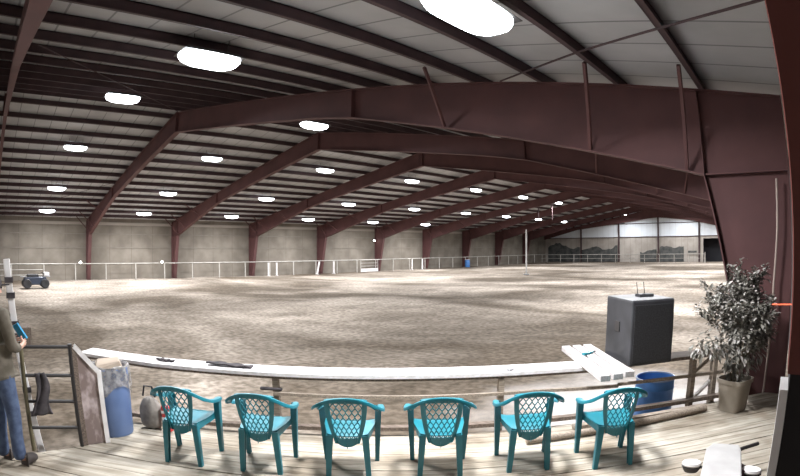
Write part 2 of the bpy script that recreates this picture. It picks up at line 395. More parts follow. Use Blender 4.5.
rows = [(-16.3, 'row nearest the far wall'), (-11.0, 'second row from the far wall'), (-4.35, 'far-slope row by the ridge'), (4.6, 'near-slope row by the ridge'), (12.1, 'middle row of the near slope'), (17.15, 'row above the deck')]
SKIP = {0: (6, 7, 8, 9), 1: (9, ), 2: (7, 8), 3: (2, ), 4: (1, )}  # far-slope ridge row keeps an added last-bay lamp to light the end wall
first = True
for ri, (x, rn) in enumerate(rows):
    for k in range(NB):
        if k in SKIP.get(ri, ()): continue
        o = lp if first else copy_tree(lp)
        first = False
        o.location = (x, (k+.5)*BAY - (.36 if (ri, k) == (4, 0) else 0), roofz(x)-.40)
        o['label'] = 'glowing high-bay light in %s, %s from the left' % (rn, words[k])
        o['category'] = 'light'; o['group'] = 'high-bay arena lights'

# ------------------------------------------------------------------ arena fence along the far wall
def fence_far():
    FX = -18.6
    t = thing('pipe_fence', 'long white pipe rail fence in front of the far side wall', 'fence', (FX, 0, 0))
    s = MB(); s.tube([(0, .4, 1.22), (0, LEN-4.35, 1.22)], .036, 8); s.build('top_rail', M_pipe, t)
    for z in (.45, .82): s = MB(); s.tube([(0, .4, z), (0, 3.8, z)], .025, 6); s.build('lower_rail', M_pipe, t)
    y = 1.28
    i = 0
    while y < LEN-3.5:
        s = MB(); s.tube([(0, 0, 0), (0, 0, 1.22)], .045, 8); o = s.build('fence_post', M_pipe, t); o.location = (0, y, 0)
        y += BAY/3; i += 1
fence_far()
def fence_end():
    t = thing('pipe_fence', 'white two-rail pipe fence across the far end of the arena', 'fence', (0, LEN-4.2, 0))
    s = MB(); s.tube([(-18.6, 0, 1.2), (8.3, 0, 1.2)], .04, 8); s.build('top_rail', M_pipe, t)
    s = MB(); s.tube([(-18.6, 0, .62), (8.3, 0, .62)], .03, 6); s.build('middle_rail', M_pipe, t)
    for k in range(12):
        x = 8.2-2.33*k
        s = MB(); s.tube([(0, 0, 0), (0, 0, 1.2)], .05, 8); o = s.build('fence_post', M_pipe, t); o.location = (x, 0, 0)
    s = MB(); s.box(8.2, 8.32, -.06, .06, 0, 1.45); s.build('end_post', M_pipe, t)
fence_end()
# gates / jump standards standing at the fence
for (y, lean, lb) in ((23.65, 0, 'thick white jump standard left of the pair at the far fence, mid photo'), (24.5, 0, 'thick white jump standard right of its twin at the far fence'), (29.2, .25, 'white jump standard leaning against a red column at the far fence'), (30.9, 0, 'upright white jump standard just right of the leaning one'), (41.7, 0, 'white jump standard at the far fence right of the low white gate'), (43.4, 0, 'white jump standard at the far fence beside the fifth arch column')):
    t = thing('jump_standard', lb, 'jump standard', (-18.35, y, 0), 0, 'white jump standards at the far fence')
    s = MB(); s.bar((0, -lean, 0.03), (0, 0, 1.15), .12, .10); s.build('upright', M_white, t)
    s = MB(); s.box(-.2, .2, -.05-lean, .05-lean, 0, .05); s.build('foot', M_white, t)
t = thing('fence_gate', 'white gate with a broad bottom board set in the far fence', 'gate', (-18.45, 0, 0))
s = MB(); s.box(-.05, .05, 34.4, 36.7, .05, .35); s.build('bottom_board', M_white, t)
s = MB(); s.tube([(0, 34.4, .05), (0, 34.4, 1.2), (0, 36.7, 1.2), (0, 36.7, .05)], .035, 6); s.build('gate_frame', M_pipe, t)
s = MB()
for z in (.6, .9): s.tube([(0, 34.4, z), (0, 36.7, z)], .02, 6)
s.build('gate_rails', M_pipe, t)
# small objects there
t = thing('blue_drum', 'small blue drum standing by the far fence', 'barrel', (-18.1, 51.4, 0))
s = MB(); s.lathe([(.28, 0), (.30, .05), (.30, .3), (.31, .32), (.30, .34), (.30, .6), (.31, .62), (.30, .64), (.29, .9)], n=20); s.build('drum_body', M_blue, t, smooth=True)
s = MB(); s.lathe([(.30, .9), (.30, .93), (.27, .94)], n=20); s.build('lid', M_white, t)
M_small = emis('small_lamp', (1, .97, .9), 9)
for (x, y, z, lb) in ((-18.5, 6.7, 1.32, 'small glowing floodlight on the far fence by the first arch column'), (-18.5, 13.6, 1.32, 'small glowing floodlight on the far fence in the second bay'), (-19.75, 37.4, 3.15, 'small glowing wall lamp high on the far wall by an arch column')):
    t = thing('flood_lamp', lb, 'lamp', (x, y, z), 0, 'small lamps on the far side')
    s = MB(); s.lathe([(.04, -.09), (.10, -.05), (.12, .02), (.10, .09)], n=14); s.build('lamp_housing', M_gray, t, smooth=True)
    s = MB(); s.lathe([(.001, -.10), (.08, -.06), (.11, 0), (.08, .07), (.001, .1)], (.07, 0, 0), n=14); s.build('lamp_bulb', M_small, t, smooth=True)
    s = MB(); s.bar((-.0, 0, 0), (-.25 if x < -19 else 0, 0, -.06 if x < -19 else -.12), .04, .04); s.build('bracket', M_gray, t)
# conduit drops in the far half
for (x, y, z0, z1, lb) in ((-6.8, 49., 5.2, 6.95, 'left of two thin grey pipes hanging from the far roof'), (-5.1, 49, 5.2, 7.25, 'right of two thin grey pipes hanging from the far roof')):
    s = MB(); s.tube([(x, y, z0), (x, y, z1)], .06, 8); s.tube([(x, y, z0+.02), (x, y, z0-.05)], .09, 8)
    tag(s.build('hanging_pipe', M_purlin, origin=(x, y, z0)), lb, 'pipe', 'hanging pipes')
# added pole shape that stands in for a pale upright lens streak
t = thing('lens_streak', 'tall pale upright streak over the arena in front of the far corner', 'pole', (-2.9, 39.5, 0))
s = MB(); s.tube([(0, 0, 0), (0, 0, 3.9)], .07, 10); s.build('pole', nmat('pale_streak', (.40, .39, .38), (.5, .49, .48), 3), t)
s = MB(); s.lathe([(.28, 0), (.28, .05), (.10, .08)], n=16); s.build('base', M_gray, t)

# dark irregular silhouettes standing along the end wall (painted boards)
M_mural = nmat('dark_mural', (.045, .05, .05), (.11, .11, .105), scale=1.5, rough=.9)
def mural(x0, x1, zf, lb, seed):
    rnd = random.Random(seed); pts = [(x0, LEN-.30, .05), (x1, LEN-.30, .05)]
    n = int((x1-x0)/.35)
    for i in range(n+1):
        x = x1+(x0-x1)*i/n; pts.append((x, LEN-.30, max(.3, zf(x)+rnd.uniform(-.14, .14))))
    s = MB(); s.prism(pts, (0, .05, 0)); tag(s.build('mural_board', M_mural), lb, 'mural board', 'dark cut-out boards on the end wall')
mural(-19.3, -13.5, lambda x: 2.5+.45*math.sin(x*1.1+2), 'dark cut-out board with a wavy top in the far left corner of the end wall', 1)
mural(-13.1, -6.9, lambda x: 2.1+.3*math.sin(x*1.6), 'dark cut-out board with a wavy top left of the second end wall post', 2)
mural(-3.0, -.3, lambda x: 1.4+.5*(x+3)/2.7, 'low dark cut-out board just left of the middle end wall post', 3)
mural(.3, 4.2, lambda x: 2.2+.12*math.sin(x*2), 'dark cut-out board just right of the middle end wall post', 4)
s = MB(); s.box(4.9, 6.3, LEN-.32, LEN-.27, 1.3, 1.6); tag(s.build('wall_sign', M_mural), 'small dark sign on the end wall left of the dark doorway', 'sign')

# small utility vehicle at far left
def atv():
    t = thing('quad_bike', 'small dark blue quad bike parked by the fence at far left', 'vehicle', (-12.3, 2.6, 0), R(3))
    s = MB(); s.hexa([(-.34, -.82, .20), (.34, -.82, .20), (.34, .82, .20), (-.34, .82, .20), (-.30, -.72, .64), (.30, -.72, .64), (.28, .66, .68), (-.28, .66, .68)]); s.build('body', mat('atv_blue', (.02, .028, .05), .4), t, bevel=.05)
    s = MB(); s.box(-.18, .18, -.55, .20, .62, .82); s.build('saddle', M_black, t, bevel=.04)
    for x in (-.42, .42):
        for y in (-.58, .58):
            s = MB(); n = 16
            prof = [(.10, -.11), (.24, -.12), (.28, -.07), (.28, .07), (.24, .12), (.10, .11)]
            s.lathe(prof, n=n); s.v = [Vector((v.z, v.x, v.y)) for v in s.v]; o = s.build('wheel', M_black, t, smooth=True); o.location = (x, y, .28)
    s = MB(); s.tube([(-.35, .42, .92), (-.1, .5, .88), (.1, .5, .88), (.35, .42, .92)], .02, 8); s.tube([(0, .5, .88), (0, .6, .6)], .025, 8); s.build('handlebar', M_dark, t)
    for q0, q1 in ((.5, .95), (-.95, -.55)): s = MB(); s.box(-.28, .28, q0, q1, .66, .70); s.build('rack', M_gray, t)
    s = MB(); s.box(-.2, .2, .55, .9, .72, .92); s.build('white_box', M_white, t, bevel=.02)
atv()

# ------------------------------------------------------------------ viewing deck
def deck():
    t = thing('viewing_deck', 'weathered wooden plank viewing deck under the teal chairs', 'deck', (0, 0, 0))
    # polygon in (a,b) coordinates
    def ab(x, y): v = Vector((x-CAM.x, y-CAM.y, 0)); return (v.dot(rh), v.dot(fh))
    poly = [(-3.06, 4.31), (-3.50, 4.75), (-3.50, 5.05), (-1.0, 5.30), (1.0, 5.38), (4.2, 5.42)]
    q0 = ab(14.62, YN+.02); qs = [ab(19.98, YN+.02)]
    poly = [q0] + poly
    # right wall: from deck line down along x=19.98
    aR = None
    xr = 19.98
    # intersection of b=5.42.. with x=xr
    a_ = (xr-CAM.x + 5.42*math.sin(YAW))/math.cos(YAW); yc = 7.36; a2 = (yc-CAM.y-5.42*math.cos(YAW))/math.sin(YAW); poly += [(a2, 5.42), ab(xr, yc), qs[0]]
    def span(b):
        xs = []
        for (a0, b0), (a1, b1) in zip(poly, poly[1:]+poly[:1]):
            if (b0 <= b < b1) or (b1 <= b < b0): xs.append(a0+(a1-a0)*(b-b0)/(b1-b0))
        return (min(xs), max(xs)) if len(xs) >= 2 else None
    bmin = min(p[1] for p in poly); bmax = max(p[1] for p in poly)
    s = MB(); pw = .138; gap = .007; b = bmin+.01; rnd = random.Random(5)
    while b < bmax-.02:
        b1 = min(b+pw-gap, bmax-.005); S0 = span(b); S1 = span(b1)
        if S0 and S1:
            z = DECK+rnd.uniform(-.003, .003)
            s.hexa([D(S0[0], b, DECK-.035), D(S0[1], b, DECK-.035), D(S1[1], b1, DECK-.035), D(S1[0], b1, DECK-.035), D(S0[0], b, z), D(S0[1], b, z), D(S1[1], b1, z), D(S1[0], b1, z)])
        b += pw
    me_m = deck_material()
    s.build('deck_boards', me_m, t)
    # joists / under-skirt
    s = MB(); pz = [D(a, b, DECK-.05) for a, b in poly]
    for p, q in zip(pz[:-2], pz[1:-1]):
        s.bar(p-Vector((0, 0, .14)), q-Vector((0, 0, .14)), .04, .26)
    s.build('rim_joist', M_woodd, t)
    s = MB()
    for k in range(10):
        b = 4.9-k*.5
        S0 = span(b)
        if S0: s.bar(D(S0[0]+.06, b, DECK-.12), D(S0[1]-.06, b, DECK-.12), .04, .15)
    s.build('joist', M_woodd, t)
def deck_material():
    m = mat('deck_wood', (.4, .35, .3), .82, spec=.25); nt = m.node_tree; N = nt.nodes; L = nt.links; b = N['Principled BSDF']
    tc = N.new('ShaderNodeTexCoord')
    mp0 = N.new('ShaderNodeMapping'); mp0.inputs['Rotation'].default_value = (0, 0, -YAW); L.new(tc.outputs['Object'], mp0.inputs[0])
    mp = N.new('ShaderNodeMapping'); mp.inputs['Scale'].default_value = (.9, 9, 3); L.new(mp0.outputs[0], mp.inputs[0])
    n1 = N.new('ShaderNodeTexNoise'); n1.inputs['Scale'].default_value = 2.2; n1.inputs['Detail'].default_value = 6; n1.inputs['Distortion'].default_value = .4; L.new(mp.outputs[0], n1.inputs['Vector'])
    r1 = N.new('ShaderNodeValToRGB'); e = r1.color_ramp.elements; e[0].position = .32; e[1].position = .66; e[0].color = (.27, .235, .185, 1); e[1].color = (.48, .44, .375, 1); L.new(n1.outputs[0], r1.inputs[0])
    n2 = N.new('ShaderNodeTexNoise'); n2.inputs['Scale'].default_value = 1.6; n2.inputs['Detail'].default_value = 5; L.new(mp0.outputs[0], n2.inputs['Vector'])
    r2 = N.new('ShaderNodeValToRGB'); e = r2.color_ramp.elements; e[0].position = .33; e[1].position = .55; e[0].color = (.62, .57, .52, 1); e[1].color = (1, 1, 1, 1); L.new(n2.outputs[0], r2.inputs[0])
    x = N.new('ShaderNodeMix'); x.data_type = 'RGBA'; x.blend_type = 'MULTIPLY'; x.inputs[0].default_value = 1; L.new(r1.outputs[0], x.inputs[6]); L.new(r2.outputs[0], x.inputs[7])
    L.new(x.outputs[2], b.inputs['Base Color'])
    bp = N.new('ShaderNodeBump'); bp.inputs['Strength'].default_value = .25; bp.inputs['Distance'].default_value = .01; L.new(n1.outputs[0], bp.inputs['Height']); L.new(bp.outputs[0], b.inputs['Normal'])
    return m
deck()

# ------------------------------------------------------------------ deck railing with counter top
M_counter = nmat('counter_white', (.74, .72, .73), (.60, .57, .56), scale=3, stretch=(1, 8, 8), rot=-YAW, rough=.5)
def railing():
    t = thing('deck_railing', 'wooden railing along the deck with a broad white counter top', 'railing', D(0, 5.4, 0), 0)
    loc = t.location.copy()
    def B(s, name, m, **k): o = s.build(name, m, t, origin=loc, **k); o.location = (0, 0, 0); return o
    CT = 1.0
    fr = [(-4.30, 5.70, .99), (-3.0, 5.52, 1.0), (-1.4, 5.40, 1.035), (0.35, 5.40, 1.045), (1.5, 5.43, 1.035), (2.55, 5.44, 1.02)]
    s = MB(); wd = .36
    for (a0, b0, z0), (a1, b1, z1) in zip(fr, fr[1:]):
        s.hexa([D(a0, b0, z0-.04), D(a1, b1, z1-.04), D(a1, b1+wd, z1-.04), D(a0, b0+wd, z0-.04), D(a0, b0, z0), D(a1, b1, z1), D(a1, b1+wd, z1), D(a0, b0+wd, z0)])
    B(s, 'counter_top', M_counter)
    s = MB(); s.hexa([D(2.55, 5.44, .98), D(4.35, 5.44, .98), D(4.35, 5.74, .98), D(2.55, 5.80, .98), D(2.55, 5.44, 1.02), D(4.35, 5.44, 1.02), D(4.35, 5.74, 1.02), D(2.55, 5.80, 1.02)])
    B(s, 'bare_wood_counter', M_woodd)
    s = MB()
    for (a0, b0, z0), (a1, b1, z1) in zip(fr, fr[1:]): s.bar(D(a0, b0+.03, z0-.055), D(a1, b1+.03, z1-.055), .03, .03)
    B(s, 'apron', M_woodd)
    fr = [q[:2] for q in fr]
    # middle rail
    s = MB()
    for (a0, b0), (a1, b1) in zip(fr[2:], fr[3:]+[(4.35, 5.44)]): s.bar(D(a0, b0+.02, .79 if a0 < 2 else .77), D(a1, b1+.02, .79 if a1 < 2 else .75), .04, .035)
    B(s, 'middle_rail', M_woodg)
    for i, a in enumerate((-3.85, -1.38, 1.10, 3.66, 4.02)):
        bb = 5.42 if a > -2 else 5.66
        s = MB(); s.box(-.032, .032, -.045, .045, 0, CT-.04)
        o = B(s, 'rail_post', M_woodg) if 0 else s.build('rail_post', M_woodg, t)
        o.location = D(a, bb+.06, 0)-loc; o.rotation_euler = (0, 0, YAW)
    # kick beam
    kb = [(-3.45, 5.10), (-2.04, 5.16), (-1.09, 5.28), (.9, 5.36), (4.3, 5.40)]
    s = MB()
    for (a0, b0), (a1, b1) in zip(kb, kb[1:]): s.bar(D(a0, b0, DECK+.085), D(a1, b1, DECK+.085), .09, .045)
    B(s, 'kick_beam', M_woodd)
    # X brace of the right end bay
    s = MB(); s.bar(D(3.70, 5.5, .42), D(4.02, 5.5, .66), .03, .05, up=fh)
    B(s, 'diagonal_brace', M_white)
    s = MB(); s.bar(D(3.70, 5.50, .78), D(3.95, 5.50, .94), .03, .04, up=fh)
    B(s, 'diagonal_brace', M_woodg)
railing()

# ------------------------------------------------------------------ teal plastic chairs
def chair_proto():
    root = thing('plastic_chair', '', 'chair')
    TH = .010
    # seat
    s = MB()
    def seat(u, v):
        y = -.20+.44*v; hw = .175+.055*min(1, v*1.5); x = (u*2-1)*hw
        z = .405+.022*(abs(u*2-1)**2.5)-.012*math.sin(v*math.pi)+.02*v
        if v > .9: z -= (v-.9)*.35
        return (x, y, z)
    s.sheet(seat, 14, 12, -.008)
    s.build('seat', M_teal, root, smooth=True)
    s = MB()
    for sx in (-1, 1): s.hexa([(sx*.170, -.20, .36), (sx*.178, -.20, .36), (sx*.232, .22, .37), (sx*.224, .22, .37), (sx*.172, -.20, .42), (sx*.180, -.20, .42), (sx*.234, .22, .43), (sx*.226, .22, .43)])
    s.hexa([(-.228, .225, .375), (.228, .225, .375), (.228, .235, .375), (-.228, .235, .375), (-.228, .225, .42), (.228, .225, .42), (.228, .235, .42), (-.228, .235, .42)])
    s.build('seat_apron', M_teal, root)
    # back surface param: u -1..1, v 0..1
    def hwid(v): return .095+.072*v+.016*math.sin(v*math.pi)
    def bk(u, v):
        x = u*hwid(v); z = .345+(.425+.020*(1-u*u))*v
        y = -.215-.085*v+.05*u*u*(0.5+v*.5)
        return Vector((x, y, z))
    # rim of the backrest
    bm_ = MB()
    def rim(c0, c1, n=14, wd=.03):  # strip between curves c0 and c1
        bm_.sheet(lambda a, b: c0(a).lerp(c1(a), b), n, 2, .012)
    rim(lambda a: bk(-1.06, a), lambda a: bk(-.82, a)); rim(lambda a: bk(.82, a), lambda a: bk(1.06, a))
    def bot(a):
        u = a*2-1; p = bk(u, 0); p.z -= .035*(1-u*u); return p
    rim(lambda a: bot(a), lambda a: bk(a*2-1, .12))
    rim(lambda a: bk(a*2-1, .90), lambda a: bk(a*2-1, 1.0))
    bm_.sheet(lambda a, b: bk(-.03+.06*a, .02) + Vector((0, -.012, -.05*b)), 2, 2, .01)
    back = bm_.build('backrest', M_teal, root, smooth=True)
    # lattice of elongated hexagons
    lt = MB(); rowsN, cols = 8, 5; v0, v1 = .10, .92; dv = (v1-v0)/rowsN
    def seg(p, q): 
        a, b_ = bk(*p), bk(*q); lt.bar(a, b_, .009, .009, up=(0, 1, 0))
    du = 1.62/cols
    for r in range(rowsN+1):
        v = v0+dv*r
        off = 0 if r % 2 == 0 else .5
        for c in range(-1, cols+1):
            u = -.81+(c+.5+off)*du
            if abs(u) <= .86:
                # vertical stem then fork
                seg((u, max(v-dv*.12, .04)), (u, min(v+dv*.12, .97)))
                if r < rowsN:
                    for s_ in (-1, 1):
                        u2 = u+s_*du/2
                        u2c = max(-.9, min(.9, u2)); f = (u2c-u)/(u2-u)
                        seg((u, v+dv*.12), (u+(u2-u)*f, v+dv*.12+(dv*.76)*f))
            elif r < rowsN:
                pass
    lt.build('lattice', M_teal, back)
    # top rail flowing into the armrests
    for sx in (-1, 1):
        s = MB()
        path = [(0, -.312, .795), (sx*.10, -.305, .785), (sx*.19, -.278, .750), (sx*.255, -.21, .695), (sx*.285, -.09, .640), (sx*.290, .06, .605), (sx*.280, .18, .590), (sx*.272, .225, .575)]
        wds = [.030, .034, .05, .058, .062, .062, .060, .052]
        P = [Vector(p) for p in path]
        # catmull-rom refine
        Q = []; Wd = []
        for i in range(len(P)-1):
            p0, p1, p2, p3 = P[max(i-1, 0)], P[i], P[i+1], P[min(i+2, len(P)-1)]
            for k in range(4):
                t_ = k/4; Q.append(.5*((2*p1)+(-p0+p2)*t_+(2*p0-5*p1+4*p2-p3)*t_*t_+(-p0+3*p1-3*p2+p3)*t_**3)); Wd.append(wds[i]+(wds[i+1]-wds[i])*t_)
        Q.append(P[-1]); Wd.append(wds[-1])
        sect = []
        for i, p in enumerate(Q):
            d = (Q[min(i+1, len(Q)-1)]-Q[max(i-1, 0)]).normalized(); x = d.cross(Vector((0, 0, 1))).normalized(); up = x.cross(d)
            w2 = Wd[i]/2
            prof = [(-w2, -.022), (-w2, -.004), (-w2*.8, .006), (0, .010), (w2*.8, .006), (w2, -.004), (w2, -.022), (w2-.008, -.022), (w2-.010, -.008), (0, -.001), (-w2+.010, -.008), (-w2+.008, -.022)]
            sect.append([p+x*a+up*b_ for a, b_ in prof])
        n = len(sect[0]); base = len(s.v)
        for sc_ in sect: s.v += sc_
        for i in range(len(sect)-1):
            for k in range(n): s.f.append((base+i*n+k, base+i*n+(k+1) % n, base+(i+1)*n+(k+1) % n, base+(i+1)*n+k)); s.m.append(0)
        s.f.append(tuple(base+k for k in range(n))[::-1]); s.f.append(tuple(base+(len(sect)-1)*n+k for k in range(n))); s.m += [0, 0]
        s.build('armrest', M_teal, root, smooth=True)
        # front leg (from arm front to floor), folded section
        def leg(pt, pb, wt, wb, dt, db, inner):
            m_ = MB(); pt = Vector(pt); pb = Vector(pb); n_ = 6
            for face in range(2):
                pass
            for i in range(n_):
                t0, t1 = i/n_, (i+1)/n_
                a, c = pt.lerp(pb, t0), pt.lerp(pb, t1); wa, wc = wt+(wb-wt)*t0, wt+(wb-wt)*t1; da, dc = dt+(db-dt)*t0, dt+(db-dt)*t1
                # outer plate (faces x) and flange (faces y)
                m_.hexa([c+Vector((-.004, -wc/2, 0)), c+Vector((.004, -wc/2, 0)), c+Vector((.004, wc/2, 0)), c+Vector((-.004, wc/2, 0)), a+Vector((-.004, -wa/2, 0)), a+Vector((.004, -wa/2, 0)), a+Vector((.004, wa/2, 0)), a+Vector((-.004, wa/2, 0))])
                for yy in inner:
                    m_.hexa([c+Vector((min(0, -sx*dc), yy*wc/2-.004, 0)), c+Vector((max(0, -sx*dc), yy*wc/2-.004, 0)), c+Vector((max(0, -sx*dc), yy*wc/2+.004, 0)), c+Vector((min(0, -sx*dc), yy*wc/2+.004, 0)),
                             a+Vector((min(0, -sx*da), yy*wa/2-.004, 0)), a+Vector((max(0, -sx*da), yy*wa/2-.004, 0)), a+Vector((max(0, -sx*da), yy*wa/2+.004, 0)), a+Vector((min(0, -sx*da), yy*wa/2+.004, 0))])
            return m_
        leg((sx*.285, .19, .578), (sx*.255, .215, 0), .075, .042, .055, .035, (1, -1)).build('leg', M_teal, root)
        leg((sx*.180, -.185, .42), (sx*.195, -.225, 0), .062, .042, .055, .038, (1, -1)).build('leg', M_teal, root)
        s = MB(); s.hexa([(sx*.225, .17, .37), (sx*.27, .17, .37), (sx*.27, .23, .37), (sx*.225, .23, .37), (sx*.225, .17, .42), (sx*.275, .17, .42), (sx*.275, .23, .42), (sx*.225, .23, .42)])
        s.build('seat_bracket', M_teal, root)
    return root
ch = chair_proto(); index_kids(ch)
chairs = [(-2.02, 4.36, 0, 'leftmost teal plastic lattice-back chair, nearest the blue rubbish bin'), (-1.25, 4.38, 0, 'second teal plastic lattice-back chair from the left end of the row'),
          (-.46, 4.38, 1, 'third teal plastic lattice-back chair from the left, left one of the middle pair'), (.345, 4.40, -1, 'fourth teal plastic lattice-back chair from the left, right one of the middle pair'),
          (1.155, 4.42, -3, 'fifth teal plastic lattice-back chair from the left, second from the right end'), (1.945, 4.28, -3, 'rightmost teal plastic lattice-back chair, in front of the black cabinet')]
for i, (a, b, rz, lb) in enumerate(chairs):
    o = ch if i == 0 else copy_tree(ch)
    o.location = D(a, b, DECK+.003); o.rotation_euler = (0, 0, YAW+R(rz)); o['label'] = lb; o['category'] = 'chair'; o['group'] = 'teal plastic chairs in a row on the deck'

# ------------------------------------------------------------------ things on the counter
def cabinet():
    t = thing('box_cabinet', 'big black box cabinet standing on the counter at the right', 'cabinet', D(2.84, 5.57, 1.02), YAW+R(2))
    W, Dp, H = .60, .72, .765
    s = MB(); s.box(-W/2, W/2, -Dp/2, Dp/2, .015, H); s.build('cabinet_body', M_black, t, bevel=.018)
    s = MB(); s.box(-W/2+.03, W/2-.03, -Dp/2-.008, -Dp/2, .05, H-.05); s.build('front_grille', nmat('grille', (.012, .012, .013), (.03, .03, .033), 60, .6), t, bevel=.004)
    s = MB(); s.box(-W/2-.012, -W/2, -.05, .07, .38, .50); s.build('side_handle', M_dark, t, bevel=.004)
    for x in (-.24, .24):
        for y in (-.28, .28): s = MB(); s.lathe([(.025, 0), (.025, .016)], (x, y, 0), 10); s.build('foot', M_dark, t)
    s = MB(); s.box(-W/2+.01, W/2-.01, -Dp/2+.01, Dp/2-.01, H, H+.006); s.build('top_panel', nmat('grey_top', (.16, .16, .165), (.24, .24, .245), 5), t)
    r = thing('wireless_receiver', 'small black wireless receiver with two antennas on top of the black cabinet', 'receiver', D(2.90, 5.57, 1.02+H+.007), YAW)
    s = MB(); s.box(-.10, .10, -.07, .07, 0, .035); s.build('case', M_black, r, bevel=.004)
    for x in (-.07, .03):
        s = MB(); s.tube([(x, .06, .03), (x-.012, .075, .17)], .005, 6); s.build('antenna', M_dark, r)
cabinet()
M_plank = nmat('whitewashed_plank', (.42, .385, .385), (.56, .53, .52), scale=6, stretch=(8, 1, 8), rot=-YAW, rough=.75)
for i, (aa, lb) in enumerate(((2.175, 'left whitewashed plank of three lying across the counter'), (2.33, 'middle whitewashed plank of three lying across the counter'), (2.485, 'right whitewashed plank of three lying across the counter, nearest the black cabinet'))):
    s = MB(); T = Matrix.Translation(D(aa-.075, 5.55, 1.036)) @ Matrix.Rotation(YAW-R(3.5), 4, 'Z')
    L0 = [-.84, -.82, -.78][i]; W = .056
    s.box(-W, W, L0, .86, 0, .066); 
    o = s.build('plank', M_plank, bevel=.006); o.matrix_world = T
    tag(o, lb, 'plank', 'planks across the counter')
# teal cap / tool on the planks
t = thing('tape_dispenser', 'small teal hand tool lying on the planks', 'tool', D(2.24, 5.78, 1.1025), YAW+R(35))
s = MB(); s.box(-.10, .10, -.028, .028, 0, .03); s.build('tool_body', M_teal, t, bevel=.01)
s = MB(); s.box(.10, .17, -.012, .012, .005, .02); s.build('tip', M_dark, t)
# long dark straps / folded cloths on the counter
M_cloth = nmat('dark_cloth', (.03, .027, .03), (.07, .06, .065), 12, .95)
for (a0, b0, a1, b1, wd, lb) in ((-3.02, 5.72, -2.75, 5.66, .07, 'short dark strap on the counter above the leftmost chair'), (-2.28, 5.66, -1.68, 5.58, .11, 'long folded dark cloth lying on the counter left of centre')):
    zc = 1.008 if a0 < -2.5 else 1.036; p = D(a0, b0, zc); q = D(a1, b1, zc); dr = (q-p); n = Vector((-dr.y, dr.x, 0)).normalized(); rnd = random.Random(3)
    s = MB(); s.sheet(lambda u, v: p.lerp(q, u) + n*(v-.5)*wd*(1-.3*abs(2*u-1)**3) + Vector((0, 0, .022+.006*math.sin(u*17)*math.cos(v*3))), 24, 6, .02)
    tag(s.build('folded_cloth', M_cloth, smooth=True), lb, 'cloth')
s = MB(); p = D(-1.56, 5.44, .825); q = D(-1.30, 5.44, .825)
s.bar(p+Vector((0, 0, .012)), q+Vector((0, 0, .012)), .06, .035); tag(s.build('glove', M_cloth, bevel=.015), 'dark bundle lying on the middle rail behind the second chair', 'bundle')
t = thing('glass_dish', 'small clear dish on the counter above the fifth chair', 'dish', D(1.20, 5.52, 1.039))
s = MB(); s.lathe([(.03, 0), (.05, .015), (.055, .03), (.05, .03), (.045, .015), (.001, .006)], n=20); s.build('dish', mat('pale_glass', (.5, .5, .52), .2), t, smooth=True)

# ------------------------------------------------------------------ blue barrel behind the rail
t = thing('blue_tub', 'open blue plastic barrel standing on the dirt behind the railing', 'barrel', D(3.47, 6.15, 0))
s = MB(); s.lathe([(.26, .0), (.28, .03), (.282, .2), (.29, .22), (.282, .24), (.282, .45), (.29, .47), (.282, .49), (.282, .60), (.27, .60), (.27, .05), (.001, .05)], n=32); s.build('barrel_body', M_blue, t, smooth=True)
s = MB(); s.tube([(.282*math.cos(k*math.pi/16), .282*math.sin(k*math.pi/16), .605) for k in range(32)], .014, 6, closed=True); s.build('rim', mat('pale_blue', (.25, .33, .5), .5), t, smooth=True)

# ------------------------------------------------------------------ timber lying on the deck
s = MB(); s.tube([D(1.28, 4.86, DECK+.045), D(2.4, 4.98, DECK+.045), D(3.69, 5.12, DECK+.045)], [.038, .042, .045], 12); tag(s.build('round_pole', M_woodg, smooth=True), 'long round wooden pole lying on the deck below the right railing', 'pole')
s = MB(); s.bar(D(1.9, 5.17, DECK+.03), D(3.75, 5.24, DECK+.03), .09, .05); tag(s.build('timber', M_woodg, bevel=.004), 'long square timber on the deck between the round pole and the kick beam', 'timber')

# ------------------------------------------------------------------ rubbish bin at the left
def bin_():
    c = (-3.13, 4.68)
    t = thing('rubbish_bin', 'blue rubbish bin with a clear bag over its rim at the left of the deck', 'rubbish bin', D(c[0], c[1], DECK))
    s = MB(); s.lathe([(.205, 0), (.215, .02), (.23, .5), (.235, .74), (.238, .76), (.23, .76), (.22, .5), (.20, .05), (.001, .05)], n=32); s.build('bin_body', M_steelblue, t, smooth=True)
    rnd = random.Random(8)
    def bag(u, v):
        th = u*2*math.pi
        if v < .75:
            k = v/.75; r = .238+.010*math.sin(th*9+k*3)+.02*(1-k)*abs(math.sin(th*3.5)); z = .46+.12*abs(math.sin(th*2+1))+(.79-.46-.12*abs(math.sin(th*2+1)))*k
        else:
            k = (v-.75)/.25; r = .238*(1-k)+.16*k+.01*math.sin(th*9+3)*(1-k); z = .79+.02*math.sin(th*5)*(k*(1-k))*4-.05*k
        n_ = .012*noise.noise((math.cos(th)*6, math.sin(th)*6, z*9)); return ((r+n_)*math.cos(th), (r+n_)*math.sin(th), z)
    s = MB(); s.sheet(bag, 64, 22)
    m = nmat('clear_bag', (.20, .19, .19), (.50, .48, .46), 14, .25, lo=.4, hi=.62); b = m.node_tree.nodes['Principled BSDF']; b.inputs['Alpha'].default_value = .62
    s.build('bin_bag', m, t, smooth=180)
    s = MB()
    s.hexa([(-.2, -.12, .77), (.17, -.17, .76), (.2, .13, .77), (-.17, .17, .78), (-.18, -.08, .81), (.12, -.17, .80), (.17, .10, .84), (-.12, .17, .83)])
    s.build('flattened_box', nmat('cardboard', (.36, .29, .23), (.44, .37, .30), 5, .9), t, bevel=.01)
bin_()
